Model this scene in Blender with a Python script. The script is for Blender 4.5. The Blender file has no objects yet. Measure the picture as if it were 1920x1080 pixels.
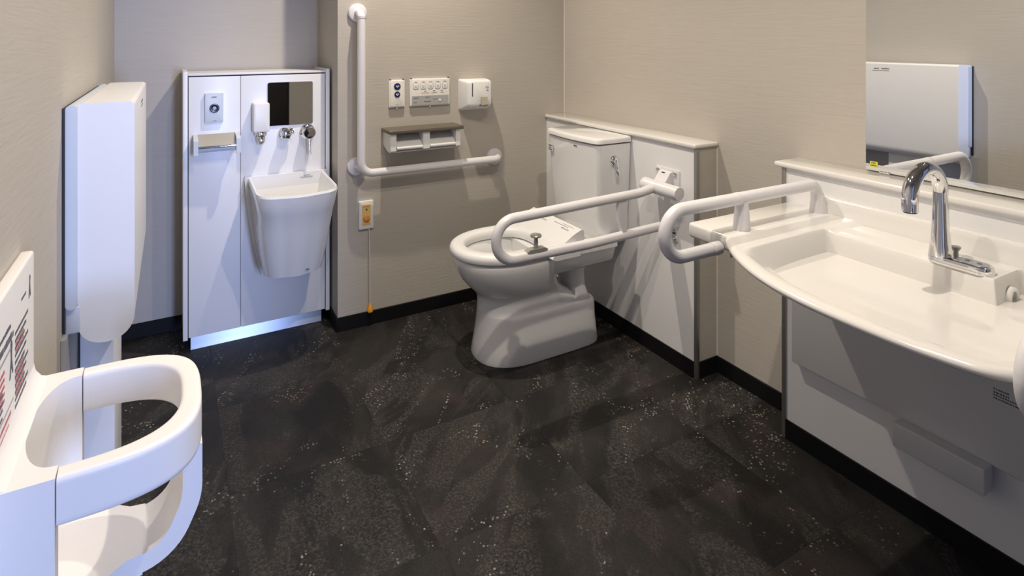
import bpy, bmesh, math, random
from mathutils import Vector, Matrix
random.seed(7)
PI = math.pi
scene = bpy.context.scene
C = scene.collection

# ------------------------------------------------------------------ camera
YAW = math.atan2(639.0, 1127.0)
cd = bpy.data.cameras.new('camera'); cam = bpy.data.objects.new('camera', cd); C.objects.link(cam)
cam.location = (0, 0, 1.25); cam.rotation_euler = (PI/2, 0, -YAW)
cd.sensor_width = 36.0; cd.sensor_fit = 'HORIZONTAL'; cd.lens = 1127.0/1920*36.0
cd.shift_y = -468.0/1920; cd.clip_start = 0.02
scene.camera = cam

# ------------------------------------------------------------------ world, exposure, daylight from the doorway
w = bpy.data.worlds.new('world'); scene.world = w; w.use_nodes = True
w.node_tree.nodes['Background'].inputs[0].default_value = (0.45, 0.60, 1.0, 1)
w.node_tree.nodes['Background'].inputs[1].default_value = 0.4
vs = scene.view_settings
vs.view_transform = 'Standard'; vs.look = 'None'; vs.gamma = 1.0; vs.exposure = 0.0; vs.use_curve_mapping = False

def area(name, loc, rot, sx, sy, power, col, spread=PI):
    l = bpy.data.lights.new(name, 'AREA'); l.shape = 'RECTANGLE'; l.size = sx; l.size_y = sy
    l.energy = power; l.color = col; l.spread = spread
    o = bpy.data.objects.new(name, l); C.objects.link(o); o.location = loc; o.rotation_euler = rot
    return o
# cool daylight coming in through the open doorway behind the camera
area('doorway_daylight', (1.05, -5.0, 1.5), (PI/2, 0, 0.1), 0.6, 2.0, 300.0, (0.42, 0.55, 1.0))

WARM = (1.0, 0.885, 0.74)
DOWNLIGHTS = [((0.82, 2.14), 86.0, WARM, 145), ((0.40, 1.05), 34.0, WARM, 155), ((0.85, 0.80), 76.0, WARM, 138)]

# ------------------------------------------------------------------ materials
MATS = {}
def nodes_of(name):
    m = bpy.data.materials.new(name); m.use_nodes = True; MATS[name] = m
    nt = m.node_tree; b = nt.nodes['Principled BSDF']
    return m, nt, b
def mat(name, col, rough=0.5, metal=0.0, spec=0.5, coat=0.0, vary=0.0, bump=0.0, bscale=200.0, coatr=0.05):
    m, nt, b = nodes_of(name)
    b.inputs['Base Color'].default_value = (*col, 1); b.inputs['Roughness'].default_value = rough
    b.inputs['Metallic'].default_value = metal; b.inputs['Specular IOR Level'].default_value = spec
    b.inputs['Coat Weight'].default_value = coat; b.inputs['Coat Roughness'].default_value = coatr
    tc = nt.nodes.new('ShaderNodeTexCoord')
    nz = nt.nodes.new('ShaderNodeTexNoise'); nz.inputs['Scale'].default_value = bscale if bump else 6.0
    nz.inputs['Detail'].default_value = 3
    nt.links.new(tc.outputs['Object'], nz.inputs['Vector'])
    if vary:
        mr = nt.nodes.new('ShaderNodeMapRange')
        mr.inputs['To Min'].default_value = max(0.02, rough-vary); mr.inputs['To Max'].default_value = rough+vary
        nt.links.new(nz.outputs['Fac'], mr.inputs['Value']); nt.links.new(mr.outputs['Result'], b.inputs['Roughness'])
    if bump:
        bp = nt.nodes.new('ShaderNodeBump'); bp.inputs['Strength'].default_value = bump; bp.inputs['Distance'].default_value = 0.001
        nt.links.new(nz.outputs['Fac'], bp.inputs['Height']); nt.links.new(bp.outputs['Normal'], b.inputs['Normal'])
    return m

def wallpaper(name, col):
    m, nt, b = nodes_of(name)
    b.inputs['Roughness'].default_value = 0.72; b.inputs['Specular IOR Level'].default_value = 0.25
    tc = nt.nodes.new('ShaderNodeTexCoord'); mp = nt.nodes.new('ShaderNodeMapping')
    mp.inputs['Scale'].default_value = (9, 9, 150)
    nt.links.new(tc.outputs['Object'], mp.inputs['Vector'])
    n1 = nt.nodes.new('ShaderNodeTexNoise'); n1.inputs['Scale'].default_value = 1.0; n1.inputs['Detail'].default_value = 5; n1.inputs['Distortion'].default_value = 0.6
    nt.links.new(mp.outputs['Vector'], n1.inputs['Vector'])
    n2 = nt.nodes.new('ShaderNodeTexNoise'); n2.inputs['Scale'].default_value = 2.0
    nt.links.new(tc.outputs['Object'], n2.inputs['Vector'])
    mx = nt.nodes.new('ShaderNodeMix'); mx.data_type = 'RGBA'
    mx.inputs['A'].default_value = (*[c*0.94 for c in col], 1); mx.inputs['B'].default_value = (*[min(1, c*1.05) for c in col], 1)
    nt.links.new(n1.outputs['Fac'], mx.inputs['Factor']); nt.links.new(mx.outputs['Result'], b.inputs['Base Color'])
    bp = nt.nodes.new('ShaderNodeBump'); bp.inputs['Strength'].default_value = 0.35; bp.inputs['Distance'].default_value = 0.0015
    nt.links.new(n1.outputs['Fac'], bp.inputs['Height']); nt.links.new(bp.outputs['Normal'], b.inputs['Normal'])
    return m

def slate():
    m, nt, b = nodes_of('slate_tile')
    N = nt.nodes.new; L = nt.links.new
    tc = N('ShaderNodeTexCoord'); oi = N('ShaderNodeObjectInfo')
    # every tile shows another part of the stone
    vm = N('ShaderNodeVectorMath'); vm.operation = 'SCALE'; vm.inputs[0].default_value = (37.0, 61.0, 13.0); L(oi.outputs['Random'], vm.inputs['Scale'])
    ang = N('ShaderNodeMath'); ang.operation = 'MULTIPLY'; ang.inputs[1].default_value = 0.9; L(oi.outputs['Random'], ang.inputs[0])
    vr = N('ShaderNodeVectorRotate'); vr.rotation_type = 'Z_AXIS'; L(tc.outputs['Object'], vr.inputs['Vector']); L(ang.outputs[0], vr.inputs['Angle'])
    va = N('ShaderNodeVectorMath'); va.operation = 'ADD'; L(vr.outputs[0], va.inputs[0]); L(vm.outputs[0], va.inputs[1])
    P = va.outputs[0]
    def noise(scale, detail=4, rough=0.55, dist=0.0, stretch=None):
        n = N('ShaderNodeTexNoise'); n.inputs['Scale'].default_value = scale; n.inputs['Detail'].default_value = detail
        n.inputs['Roughness'].default_value = rough; n.inputs['Distortion'].default_value = dist
        if stretch:
            mp = N('ShaderNodeMapping'); mp.inputs['Scale'].default_value = stretch; mp.inputs['Rotation'].default_value = (0, 0, 0.35)
            L(P, mp.inputs['Vector']); L(mp.outputs['Vector'], n.inputs['Vector'])
        else: L(P, n.inputs['Vector'])
        return n.outputs['Fac']
    def rng(v, a, bb, c=0.0, d=1.0, smooth=True):
        r = N('ShaderNodeMapRange'); r.interpolation_type = 'SMOOTHSTEP' if smooth else 'LINEAR'
        r.inputs['From Min'].default_value = a; r.inputs['From Max'].default_value = bb; r.inputs['To Min'].default_value = c; r.inputs['To Max'].default_value = d
        L(v, r.inputs['Value']); return r.outputs['Result']
    def mul(a, c):
        q = N('ShaderNodeMath'); q.operation = 'MULTIPLY'; L(a, q.inputs[0])
        if isinstance(c, float): q.inputs[1].default_value = c
        else: L(c, q.inputs[1])
        return q.outputs[0]
    def mix(f, a, c):
        q = N('ShaderNodeMix'); q.data_type = 'RGBA'; L(f, q.inputs['Factor'])
        for s, v in (('A', a), ('B', c)):
            if isinstance(v, tuple): q.inputs[s].default_value = (*v, 1)
            else: L(v, q.inputs[s])
        return q.outputs['Result']
    big = noise(2.6, 3, 0.5, 1.2, (2.2, 0.8, 1)); cloud = rng(big, 0.40, 0.62)
    grain = noise(190, 2, 0.7)
    col = mix(cloud, (0.0165, 0.0162, 0.0162), (0.0285, 0.0272, 0.0255))
    # sandy mottled zones
    zone = rng(noise(2.7, 3, 0.6, 1.1, (1.8, 0.7, 1)), 0.50, 0.57)
    mott = rng(noise(150, 3, 0.75), 0.42, 0.68)
    col = mix(mul(zone, mott), col, (0.072, 0.067, 0.061))
    # dull red stains
    red = mul(rng(noise(3.4, 2, 0.5, 0.5), 0.55, 0.68), 0.55)
    col = mix(red, col, (0.046, 0.036, 0.034))
    # pale flecks along the cleft lines
    rid = N('ShaderNodeMath'); rid.operation = 'SUBTRACT'; L(noise(2.4, 3, 0.6, 1.0, (1.7, 0.55, 1)), rid.inputs[0]); rid.inputs[1].default_value = 0.5
    ab = N('ShaderNodeMath'); ab.operation = 'ABSOLUTE'; L(rid.outputs[0], ab.inputs[0])
    vein = mul(rng(ab.outputs[0], 0.040, 0.004), rng(noise(5.0, 2, 0.5, 0.3), 0.40, 0.56))
    sp = N('ShaderNodeTexVoronoi'); sp.inputs['Scale'].default_value = 112; L(P, sp.inputs['Vector'])
    cell = N('ShaderNodeSeparateColor'); L(sp.outputs['Color'], cell.inputs[0])
    pick = rng(cell.outputs[0], 0.50, 0.68); dot = rng(sp.outputs['Distance'], 0.42, 0.22)
    fl = mul(mul(pick, dot), vein)
    col = mix(mul(fl, 0.8), col, (0.42, 0.385, 0.33))
    gr = N('ShaderNodeMix'); gr.data_type = 'RGBA'; gr.blend_type = 'MULTIPLY'; gr.inputs['Factor'].default_value = 1.0
    L(col, gr.inputs['A']); tone = rng(oi.outputs['Random'], 0, 1, 0.80, 1.15, False)
    cc = N('ShaderNodeCombineColor')
    tg = mul(tone, rng(grain, 0.2, 0.8, 0.7, 1.3))
    for i in range(3): L(tg, cc.inputs[i])
    L(cc.outputs[0], gr.inputs['B']); L(gr.outputs['Result'], b.inputs['Base Color'])
    b.inputs['Roughness'].default_value = 0.55; b.inputs['Specular IOR Level'].default_value = 0.16
    bp = N('ShaderNodeBump'); bp.inputs['Strength'].default_value = 0.35; bp.inputs['Distance'].default_value = 0.0012
    L(noise(38, 5, 0.65), bp.inputs['Height']); L(bp.outputs['Normal'], b.inputs['Normal'])
    return m

wallpaper('wallpaper', (0.505, 0.470, 0.420))
slate()
mat('ceiling_grey', (0.42, 0.41, 0.40), 0.8, bump=0.1)  # unseen ceiling, greyed to cut the light it bounces back
mat('black_vinyl', (0.006, 0.006, 0.007), 0.55, spec=0.25, vary=0.05)
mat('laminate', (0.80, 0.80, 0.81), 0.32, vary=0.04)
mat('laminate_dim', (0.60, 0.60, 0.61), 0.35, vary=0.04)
mat('ceramic', (0.83, 0.83, 0.83), 0.12, coat=0.6, vary=0.02)
mat('basin_white', (0.77, 0.755, 0.73), 0.16, coat=0.5, vary=0.02)
mat('rail_white', (0.76, 0.75, 0.775), 0.30, vary=0.04)
mat('plastic_white', (0.82, 0.82, 0.82), 0.38, vary=0.04)
mat('plastic_warm', (0.80, 0.78, 0.74), 0.42, vary=0.04)
mat('plastic_cool', (0.60, 0.65, 0.72), 0.42, vary=0.04)
mat('plastic_grey', (0.42, 0.42, 0.42), 0.4, vary=0.05)
mat('dull_silver', (0.40, 0.39, 0.36), 0.38, metal=0.4, vary=0.05)
mat('taupe_metal', (0.40, 0.37, 0.31), 0.45, vary=0.05)
mat('seat_ivory', (0.84, 0.82, 0.80), 0.42, vary=0.04)
mat('aluminium', (0.36, 0.355, 0.345), 0.4, metal=0.8, vary=0.05)
mat('chrome', (0.82, 0.82, 0.83), 0.05, metal=1.0, vary=0.01)
mat('mirror_glass', (0.86, 0.87, 0.86), 0.003, metal=1.0, vary=0.0)
mat('dark_gap', (0.015, 0.015, 0.017), 0.6, vary=0.05)
mat('navy', (0.015, 0.018, 0.12), 0.25, vary=0.03)
mat('navy_dark', (0.004, 0.008, 0.035), 0.2, vary=0.03)
mat('print_grey', (0.11, 0.11, 0.12), 0.6, vary=0.05)
mat('print_pale', (0.38, 0.38, 0.40), 0.6, vary=0.05)
mat('print_red', (0.50, 0.15, 0.14), 0.6, vary=0.05)
mat('print_white', (0.8, 0.8, 0.85), 0.6, vary=0.05)
mat('shelf_brown', (0.125, 0.105, 0.082), 0.35, vary=0.05)
mat('yellow_plate', (0.80, 0.56, 0.16), 0.4, vary=0.04)
mat('orange_plastic', (0.85, 0.22, 0.05), 0.35, vary=0.04)
mat('amber_plastic', (0.85, 0.36, 0.02), 0.3, vary=0.04)
mat('sticker_yellow', (0.70, 0.68, 0.06), 0.5, vary=0.04)
mat('sticker_paper', (0.62, 0.62, 0.63), 0.5, vary=0.04)
mat('cord_white', (0.66, 0.64, 0.60), 0.6, vary=0.04)
mat('dark_wood', (0.018, 0.015, 0.014), 0.4, vary=0.05, bump=0.1, bscale=60)
mat('water', (0.55, 0.60, 0.60), 0.03, vary=0.01)
m, nt, b = nodes_of('brushed_steel')
b.inputs['Base Color'].default_value = (0.62, 0.66, 0.72, 1); b.inputs['Metallic'].default_value = 1.0
tc = nt.nodes.new('ShaderNodeTexCoord'); mp = nt.nodes.new('ShaderNodeMapping'); mp.inputs['Scale'].default_value = (1.5, 1.5, 600)
nz = nt.nodes.new('ShaderNodeTexNoise'); nz.inputs['Scale'].default_value = 1.0
nt.links.new(tc.outputs['Object'], mp.inputs['Vector']); nt.links.new(mp.outputs['Vector'], nz.inputs['Vector'])
mr = nt.nodes.new('ShaderNodeMapRange'); mr.inputs['To Min'].default_value = 0.30; mr.inputs['To Max'].default_value = 0.38
nt.links.new(nz.outputs['Fac'], mr.inputs['Value']); nt.links.new(mr.outputs['Result'], b.inputs['Roughness'])
b.inputs['Anisotropic'].default_value = 0.95
cx = nt.nodes.new('ShaderNodeCombineXYZ'); cx.inputs[2].default_value = 1.0; nt.links.new(cx.outputs[0], b.inputs['Tangent'])
m, nt, b = nodes_of('lamp_glow')
b.inputs['Base Color'].default_value = (1, 0.95, 0.85, 1); b.inputs['Emission Color'].default_value = (1.0, 0.87, 0.70, 1); b.inputs['Emission Strength'].default_value = 6.0

# ------------------------------------------------------------------ mesh helpers
def finish(name, bm, material, parent=None, sharp=40, smooth=True):
    """link a bmesh given in world coordinates; its origin becomes the parent's origin (or its own base centre)"""
    bmesh.ops.recalc_face_normals(bm, faces=bm.faces[:])
    if parent is not None: org = parent['_o']; org = Vector(org)
    else:
        lo = Vector([min(v.co[i] for v in bm.verts) for i in range(3)]); hi = Vector([max(v.co[i] for v in bm.verts) for i in range(3)])
        org = Vector(((lo.x+hi.x)/2, (lo.y+hi.y)/2, lo.z))
    bmesh.ops.translate(bm, verts=bm.verts[:], vec=-org)
    for f in bm.faces: f.smooth = smooth
    if smooth:
        ca = math.radians(sharp)
        for e in bm.edges:
            if len(e.link_faces) == 2 and e.calc_face_angle(0) > ca: e.smooth = False
    me = bpy.data.meshes.new(name); bm.to_mesh(me); bm.free()
    me.materials.append(MATS[material])
    o = bpy.data.objects.new(name, me); C.objects.link(o)
    o['_o'] = org
    if parent is not None: o.parent = parent
    else: o.location = org
    return o

def thing(name, loc, label, cat, group=None):
    o = bpy.data.objects.new(name, None); C.objects.link(o); o.location = loc; o.empty_display_size = 0.05
    o['_o'] = Vector(loc); o['label'] = label; o['category'] = cat
    if group: o['group'] = group
    return o
def tag(o, label, cat, group=None):
    o['label'] = label; o['category'] = cat
    if group: o['group'] = group
    return o
def struct(o, label=None):
    o['kind'] = 'structure'
    if label: o['label'] = label
    return o

def bbox(bm, x0, x1, y0, y1, z0, z1, r=0.0, seg=3):
    ret = bmesh.ops.create_cube(bm, size=1.0); vs_ = ret['verts']
    for v in vs_:
        v.co = Vector((x0+(v.co.x+0.5)*(x1-x0), y0+(v.co.y+0.5)*(y1-y0), z0+(v.co.z+0.5)*(z1-z0)))
    if r > 0:
        es = list({e for v in vs_ for e in v.link_edges})
        bmesh.ops.bevel(bm, geom=es, offset=r, segments=seg, profile=0.5, affect='EDGES')
def box(name, x0, x1, y0, y1, z0, z1, material, parent=None, r=0.0, seg=3):
    bm = bmesh.new(); bbox(bm, x0, x1, y0, y1, z0, z1, r, seg)
    return finish(name, bm, material, parent)
def boxes(name, lst, material, parent=None, r=0.0, seg=2):
    bm = bmesh.new()
    for q in lst:
        b2 = bmesh.new(); bbox(b2, *q, r, seg); me = bpy.data.meshes.new('t'); b2.to_mesh(me); b2.free(); bm.from_mesh(me); bpy.data.meshes.remove(me)
    return finish(name, bm, material, parent)

def fillet(pts, rad, n=8):
    out = []
    pts = [Vector(p) for p in pts]
    for i, p in enumerate(pts):
        if i == 0 or i == len(pts)-1: out.append(p); continue
        r = rad[i] if isinstance(rad, (list, tuple)) else rad
        a = (pts[i-1]-p).normalized(); c = (pts[i+1]-p).normalized()
        ang = a.angle(c)
        if r <= 0 or ang > PI-0.01: out.append(p); continue
        d = r/math.tan(ang/2); s = p+a*d; e = p+c*d
        cen = p+(a+c).normalized()*(r/math.sin(ang/2))
        u = s-cen; v = e-cen; th = u.angle(v)
        for k in range(n+1):
            t = k/n
            out.append(cen+(u*math.sin((1-t)*th)+v*math.sin(t*th))/math.sin(th))
    return out
def btube(bm, path, r, n=16, cap=True):
    path = [Vector(p) for p in path]
    if not isinstance(r, (list, tuple)): r = [r]*len(path)
    T = []
    for i in range(len(path)):
        a = path[max(0, i-1)]; c = path[min(len(path)-1, i+1)]; T.append((c-a).normalized())
    up = Vector((0, 0, 1)) if abs(T[0].z) < 0.9 else Vector((1, 0, 0))
    nrm = (up-T[0]*up.dot(T[0])).normalized()
    rings = []
    for i, p in enumerate(path):
        nrm = (nrm-T[i]*nrm.dot(T[i])).normalized(); bi = T[i].cross(nrm)
        rings.append([bm.verts.new(p+(nrm*math.cos(2*PI*k/n)+bi*math.sin(2*PI*k/n))*r[i]) for k in range(n)])
    for a, c in zip(rings, rings[1:]):
        for k in range(n): bm.faces.new((a[k], a[(k+1) % n], c[(k+1) % n], c[k]))
    if cap: bm.faces.new(rings[0][::-1]); bm.faces.new(rings[-1])
def tube(name, path, r, material, parent=None, n=16):
    bm = bmesh.new(); btube(bm, path, r, n); return finish(name, bm, material, parent)
def bloft(bm, rings, caps=(True, True), loop=False):
    R = [[bm.verts.new(p) for p in ring] for ring in rings]; n = len(R[0])
    pairs = list(zip(R, R[1:])) + ([(R[-1], R[0])] if loop else [])
    for a, c in pairs:
        for k in range(n): bm.faces.new((a[k], a[(k+1) % n], c[(k+1) % n], c[k]))
    if not loop:
        if caps[0]: bm.faces.new(R[0][::-1])
        if caps[1]: bm.faces.new(R[-1])
def loft(name, rings, material, parent=None, caps=(True, True), loop=False, sharp=40):
    bm = bmesh.new(); bloft(bm, rings, caps, loop); return finish(name, bm, material, parent, sharp)
def lathe_rings(c, axis, prof, n=24):
    """prof: list of (radius, distance along axis)"""
    ax = Vector(axis).normalized(); u = ax.orthogonal().normalized(); v = ax.cross(u); c = Vector(c)
    return [[c+ax*d+(u*math.cos(2*PI*k/n)+v*math.sin(2*PI*k/n))*max(r, 1e-5) for k in range(n)] for r, d in prof]
def lathe(name, c, axis, prof, material, parent=None, n=24, sharp=40):
    return loft(name, lathe_rings(c, axis, prof, n), material, parent, sharp=sharp)
def rrect(w, h, r, n=6, r2=None):
    """rounded rectangle outline centred on 0; r2 = radius of the lower two corners"""
    r2 = r if r2 is None else r2
    out = []
    for cx, cy, a0, rr in ((w/2, h/2, 0, r), (-w/2, h/2, 90, r), (-w/2, -h/2, 180, r2), (w/2, -h/2, 270, r2)):
        sx = 1 if cx > 0 else -1; sy = 1 if cy > 0 else -1
        for k in range(n+1):
            a = math.radians(a0+90*k/n); out.append((cx-sx*rr+rr*math.cos(a), cy-sy*rr+rr*math.sin(a)))
    return out
def plate(name, face, a, bb, w, h, d0, d1, r, material, parent=None, soft=0.0, r2=None):
    """rounded plate; face 'y-' lies on a wall facing -y (a=x, bb=z centre), 'x+' faces +x, 'x-' faces -x (a=y), 'z' lies flat (a=x, bb=y)
    d0,d1 = coordinates of back and front of the plate along the facing axis"""
    pts = rrect(w, h, r, 6, r2); rings = []
    s = 1 if d1 > d0 else -1
    lev = [(d0, 0.0), (d1-s*soft, 0.0)] + ([(d1-s*soft*0.3, soft*0.3), (d1, soft)] if soft else [])
    for d, ins in lev:
        k1 = (w-2*ins)/w; k2 = (h-2*ins)/h; ring = []
        for p, q in pts:
            p *= k1; q *= k2
            ring.append({'y': (a+p, d, bb+q), 'x': (d, a+p, bb+q), 'z': (a+p, bb+q, d)}[face[0]])
        rings.append(ring)
    return loft(name, rings, material, parent)
def prism(name, poly, plane, t0, t1, material, parent=None, r=0.0, seg=3):
    bm = bmesh.new()
    f = {'xz': lambda p, t: (p[0], t, p[1]), 'yz': lambda p, t: (t, p[0], p[1]), 'xy': lambda p, t: (p[0], p[1], t)}[plane]
    bloft(bm, [[f(p, t0) for p in poly], [f(p, t1) for p in poly]])
    if r > 0: bmesh.ops.bevel(bm, geom=[e for e in bm.edges if len(e.link_faces) == 2 and e.calc_face_angle(0) > 0.5], offset=r, segments=seg, profile=0.5, affect='EDGES')
    return finish(name, bm, material, parent)
def egg(x0, x1, xc, yc, w, nf=2.0, nb=3.0, n=56, z=0.0):
    out = []
    for k in range(n):
        t = 2*PI*k/n; c, s = math.cos(t), math.sin(t); e = nb if c > 0 else nf
        x = xc+((x1-xc) if c > 0 else (xc-x0))*math.copysign(abs(c)**(2/e), c)
        y = yc+w*math.copysign(abs(s)**(2/e), s); out.append((x, y, z))
    return out
def strokes(name, o, u, v, n, rows, material, parent, t=0.0004, seed=1):
    """rows of tiny marks standing for small print: rows = (distance along v, start and end along u, height)"""
    rnd = random.Random(seed); o, u, v, n = Vector(o), Vector(u).normalized(), Vector(v).normalized(), Vector(n).normalized()
    bm = bmesh.new()
    for rv, a, e, h in rows:
        p = a
        while p < e-1e-6:
            wd = min(h*rnd.uniform(0.55, 1.0), e-p)
            hh = h*rnd.uniform(0.75, 1.0)
            q = [o+u*(p+du)+v*(rv+dv) for du, dv in ((0, 0), (wd, 0), (wd, hh), (0, hh))]
            A = [bm.verts.new(k) for k in q]; B = [bm.verts.new(k+n*t) for k in q]
            bm.faces.new(B); 
            for i in range(4): bm.faces.new((A[i], A[(i+1) % 4], B[(i+1) % 4], B[i]))
            p += wd+h*rnd.uniform(0.2, 0.4)
    o_ = finish(name, bm, material, parent, smooth=False); o_['kind'] = 'stuff'; return o_

# ------------------------------------------------------------------ room dimensions (metres)
XL, XR, YB, YA, YF, ZC = -0.203, 1.785, 2.594, 2.957, -0.95, 2.40
XC = 0.617        # corner where the back wall turns into the recess
XP = 1.675        # front of the low ledges on the right wall
BH = 0.06

fl = struct(box('floor', XL-0.1, XR+0.1, YF-0.9, YA+0.1, -0.08, -0.004, 'black_vinyl'), 'dark floor of slate look vinyl tiles')
# tiles, each one its own piece
TS = 0.44; tw = TS-0.00025
bm = bmesh.new(); bbox(bm, -tw/2, tw/2, -tw/2, tw/2, -0.004, 0.0, 0.00015, 1)
for f in bm.faces: f.smooth = False
tile_me = bpy.data.meshes.new('floor_tile'); bm.to_mesh(tile_me); bm.free(); tile_me.materials.append(MATS['slate_tile'])
for i in range(-1, 5):
    for j in range(-7, 6):
        t = bpy.data.objects.new('floor_tile', tile_me); C.objects.link(t); t.parent = fl
        t.location = Vector((0.137+TS*(i+0.5), 1.81-TS*3+TS*(j+0.5)+TS*2, 0.0))-Vector(fl['_o'])

struct(box('wall_left', XL-0.1, XL, YF, YA+0.1, 0, ZC, 'wallpaper'))
struct(box('wall_right', XR, XR+0.1, YF, YB, 0, ZC, 'wallpaper'))
struct(box('wall_back', XC, XR+0.1, YB, YA+0.1, 0, ZC, 'wallpaper'))
struct(box('wall_recess', XL, XC, YA, YA+0.1, 0, ZC, 'wallpaper'))
wf = bpy.data.objects.new('wall_front', None); C.objects.link(wf); wf.location = (0.8, YF, 0); wf['_o'] = Vector((0.8, YF, 0)); struct(wf)
box('wall_panel', XL-0.1, -0.14, YF-0.1, YF, 0, ZC, 'wallpaper', wf)
box('wall_panel', 1.03, XR+0.1, YF-0.1, YF, 0, ZC, 'wallpaper', wf)
box('wall_panel', -0.14, 1.03, YF-0.1, YF, 2.02, ZC, 'wallpaper', wf)
dr = bpy.data.objects.new('door_1', None); C.objects.link(dr); dr.location = (0.87, YF-0.05, 0); dr['_o'] = Vector((0.87, YF-0.05, 0)); struct(dr, 'dark sliding door standing half open')
box('door_leaf', 0.77, 1.03, YF-0.075, YF-0.035, 0.005, 2.02, 'dark_wood', dr, 0.003)
tube('door_handle', fillet([(0.82, YF-0.035, 0.8), (0.82, YF, 0.8), (0.82, YF, 1.2), (0.82, YF-0.035, 1.2)], 0.02), 0.012, 'brushed_steel', dr, 12)
struct(box('ceiling', XL-0.1, XR+0.1, YF-0.1, YA+0.1, ZC, ZC+0.08, 'ceiling_grey'))
BT = 0.007
struct(box('trim_3', XR-0.0025, XR, YB-0.0025, YB, 0.862, ZC, 'plastic_warm'))
struct(box('trim_4', XR-0.0025, XR, 1.5825, 1.585, BH, 0.845, 'plastic_warm'))
struct(box('baseboard_left', XL, XL+BT, YF, YA, 0, BH, 'black_vinyl', r=0.0015, seg=1))
struct(box('baseboard_recess', XL+BT, XC-BT, YA-BT, YA, 0, BH, 'black_vinyl', r=0.0015, seg=1))
struct(box('baseboard_return', XC-BT, XC, YB-BT, YA, 0, BH, 'black_vinyl', r=0.0015, seg=1))
struct(box('baseboard_back', XC, XP, YB-BT, YB, 0, BH, 'black_vinyl', r=0.0015, seg=1))
struct(box('baseboard_right', XR-BT, XR, 1.225, 1.585, 0, BH, 'black_vinyl', r=0.0015, seg=1))

# low ledge behind the toilet
def ledge(name, y0, y1, label, endstrip, cap_over):
    t = struct(box(name, XP, XR, y0, y1, 0.0, 0.845, 'laminate'), label)
    box('ledge_cap', XP-0.012, XR, y0-(cap_over if endstrip != 'far' else 0), y1+(cap_over if endstrip == 'far' else 0), 0.845, 0.862, 'basin_white', t, 0.006)
    return t
lt = ledge('trim_1', 1.59, YB, 'low white ledge behind the toilet', 'near', 0.012)
box('end_panel', XP+0.006, XR, 1.585, 1.59, BH, 0.845, 'wallpaper', lt)
box('edge_strip', XP-0.005, XP+0.011, 1.578, 1.592, 0, 0.845, 'aluminium', lt, 0.002, 2)
box('base_strip', XP-0.006, XP, 1.592, YB-BT, 0, BH, 'black_vinyl', lt)
box('base_strip', XP+0.011, XR-BT, 1.579, 1.585, 0, BH, 'black_vinyl', lt)
lb = ledge('trim_2', YF, 1.215, 'low white ledge behind the washbasin', 'far', 0.035)
box('edge_strip', XP-0.005, XP+0.011, 1.213, 1.227, 0, 0.845, 'aluminium', lb, 0.002, 2)
box('base_strip', XP-0.006, XP, YF, 1.213, 0, BH, 'black_vinyl', lb)

# ------------------------------------------------------------------ downlights
for i, ((lx, ly), pw, colr, beam) in enumerate(DOWNLIGHTS):
    t = thing('downlight', (lx, ly, ZC-0.012), ('recessed round ceiling downlight nearest the back wall', 'recessed round ceiling downlight nearest the left wall', 'recessed round ceiling downlight beside the washbasin')[i], 'downlight', 'ceiling downlights')
    lathe('trim_ring', (lx, ly, ZC), (0, 0, -1), [(0.052, 0), (0.066, 0), (0.066, 0.004), (0.060, 0.009), (0.052, 0.010), (0.048, 0.004), (0.048, 0.0)], 'plastic_white', t)
    lathe('lens', (lx, ly, ZC), (0, 0, -1), [(0.047, 0.0), (0.047, 0.002), (0.03, 0.003), (0.0, 0.0035)], 'lamp_glow', t)
    l = bpy.data.lights.new('downlight_lamp', 'SPOT'); l.energy = pw; l.color = colr; l.shadow_soft_size = 0.018; l.spot_size = math.radians(beam); l.spot_blend = 1.0
    o = bpy.data.objects.new('downlight_lamp', l); C.objects.link(o); o.parent = t; o.location = (0, 0, -0.012)

# ================================================================== OSTOMATE CORNER
UX0, UX1, UY = 0.040, 0.607, 2.700
t = thing('ostomate_unit', ((UX0+UX1)/2, 2.82, 0), 'white panelled ostomate unit standing in the wall recess', 'cabinet')
box('side_plate', UX0, UX0+0.017, UY-0.004, YA-0.009, 0.056, 1.117, 'laminate', t, 0.002)
box('side_plate', UX1-0.017, UX1, UY-0.004, YA-0.009, 0.056, 1.117, 'laminate', t, 0.002)
box('front_panel', UX0+0.020, 0.2475, UY, UY+0.018, 0.063, 1.096, 'laminate', t, 0.0015)
box('front_panel', 0.249, UX1-0.020, UY, UY+0.018, 0.063, 1.096, 'laminate', t, 0.0015)
box('top_board', UX0+0.018, UX1-0.018, UY-0.002, YA-0.009, 1.101, 1.109, 'laminate', t, 0.001)
box('carcass', UX0+0.018, UX1-0.018, UY+0.02, YA-0.010, 0.08, 1.10, 'dark_gap', t)
box('kick_plate', 0.068, 0.578, UY+0.033, UY+0.04, 0.0, 0.08, 'brushed_steel', t)

t = thing('call_button', (0.150, UY, 0.97), 'pale blue call button plate with a round navy button', 'call button')
plate('plate', 'y-', 0.150, 0.971, 0.067, 0.118, UY-0.001, UY-0.013, 0.003, 'plastic_cool', t, 0.002)
lathe('bezel', (0.151, UY-0.012, 0.970), (0, -1, 0), [(0.018, 0), (0.018, 0.003), (0.014, 0.004), (0.010, 0.0025), (0.0, 0.0025)], 'navy_dark', t)
lathe('button', (0.151, UY-0.0145, 0.970), (0, -1, 0), [(0.007, 0), (0.007, 0.002), (0.0, 0.003)], 'plastic_grey', t)
strokes('printed_text', (0.141, UY-0.0131, 1.012), (1, 0, 0), (0, 0, 1), (0, -1, 0), [(0, 0, 0.018, 0.005)], 'print_grey', t, seed=3)
strokes('printed_text', (0.146, UY-0.0131, 0.918), (1, 0, 0), (0, 0, 1), (0, -1, 0), [(0, 0, 0.012, 0.002)], 'print_grey', t, seed=4)

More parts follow.
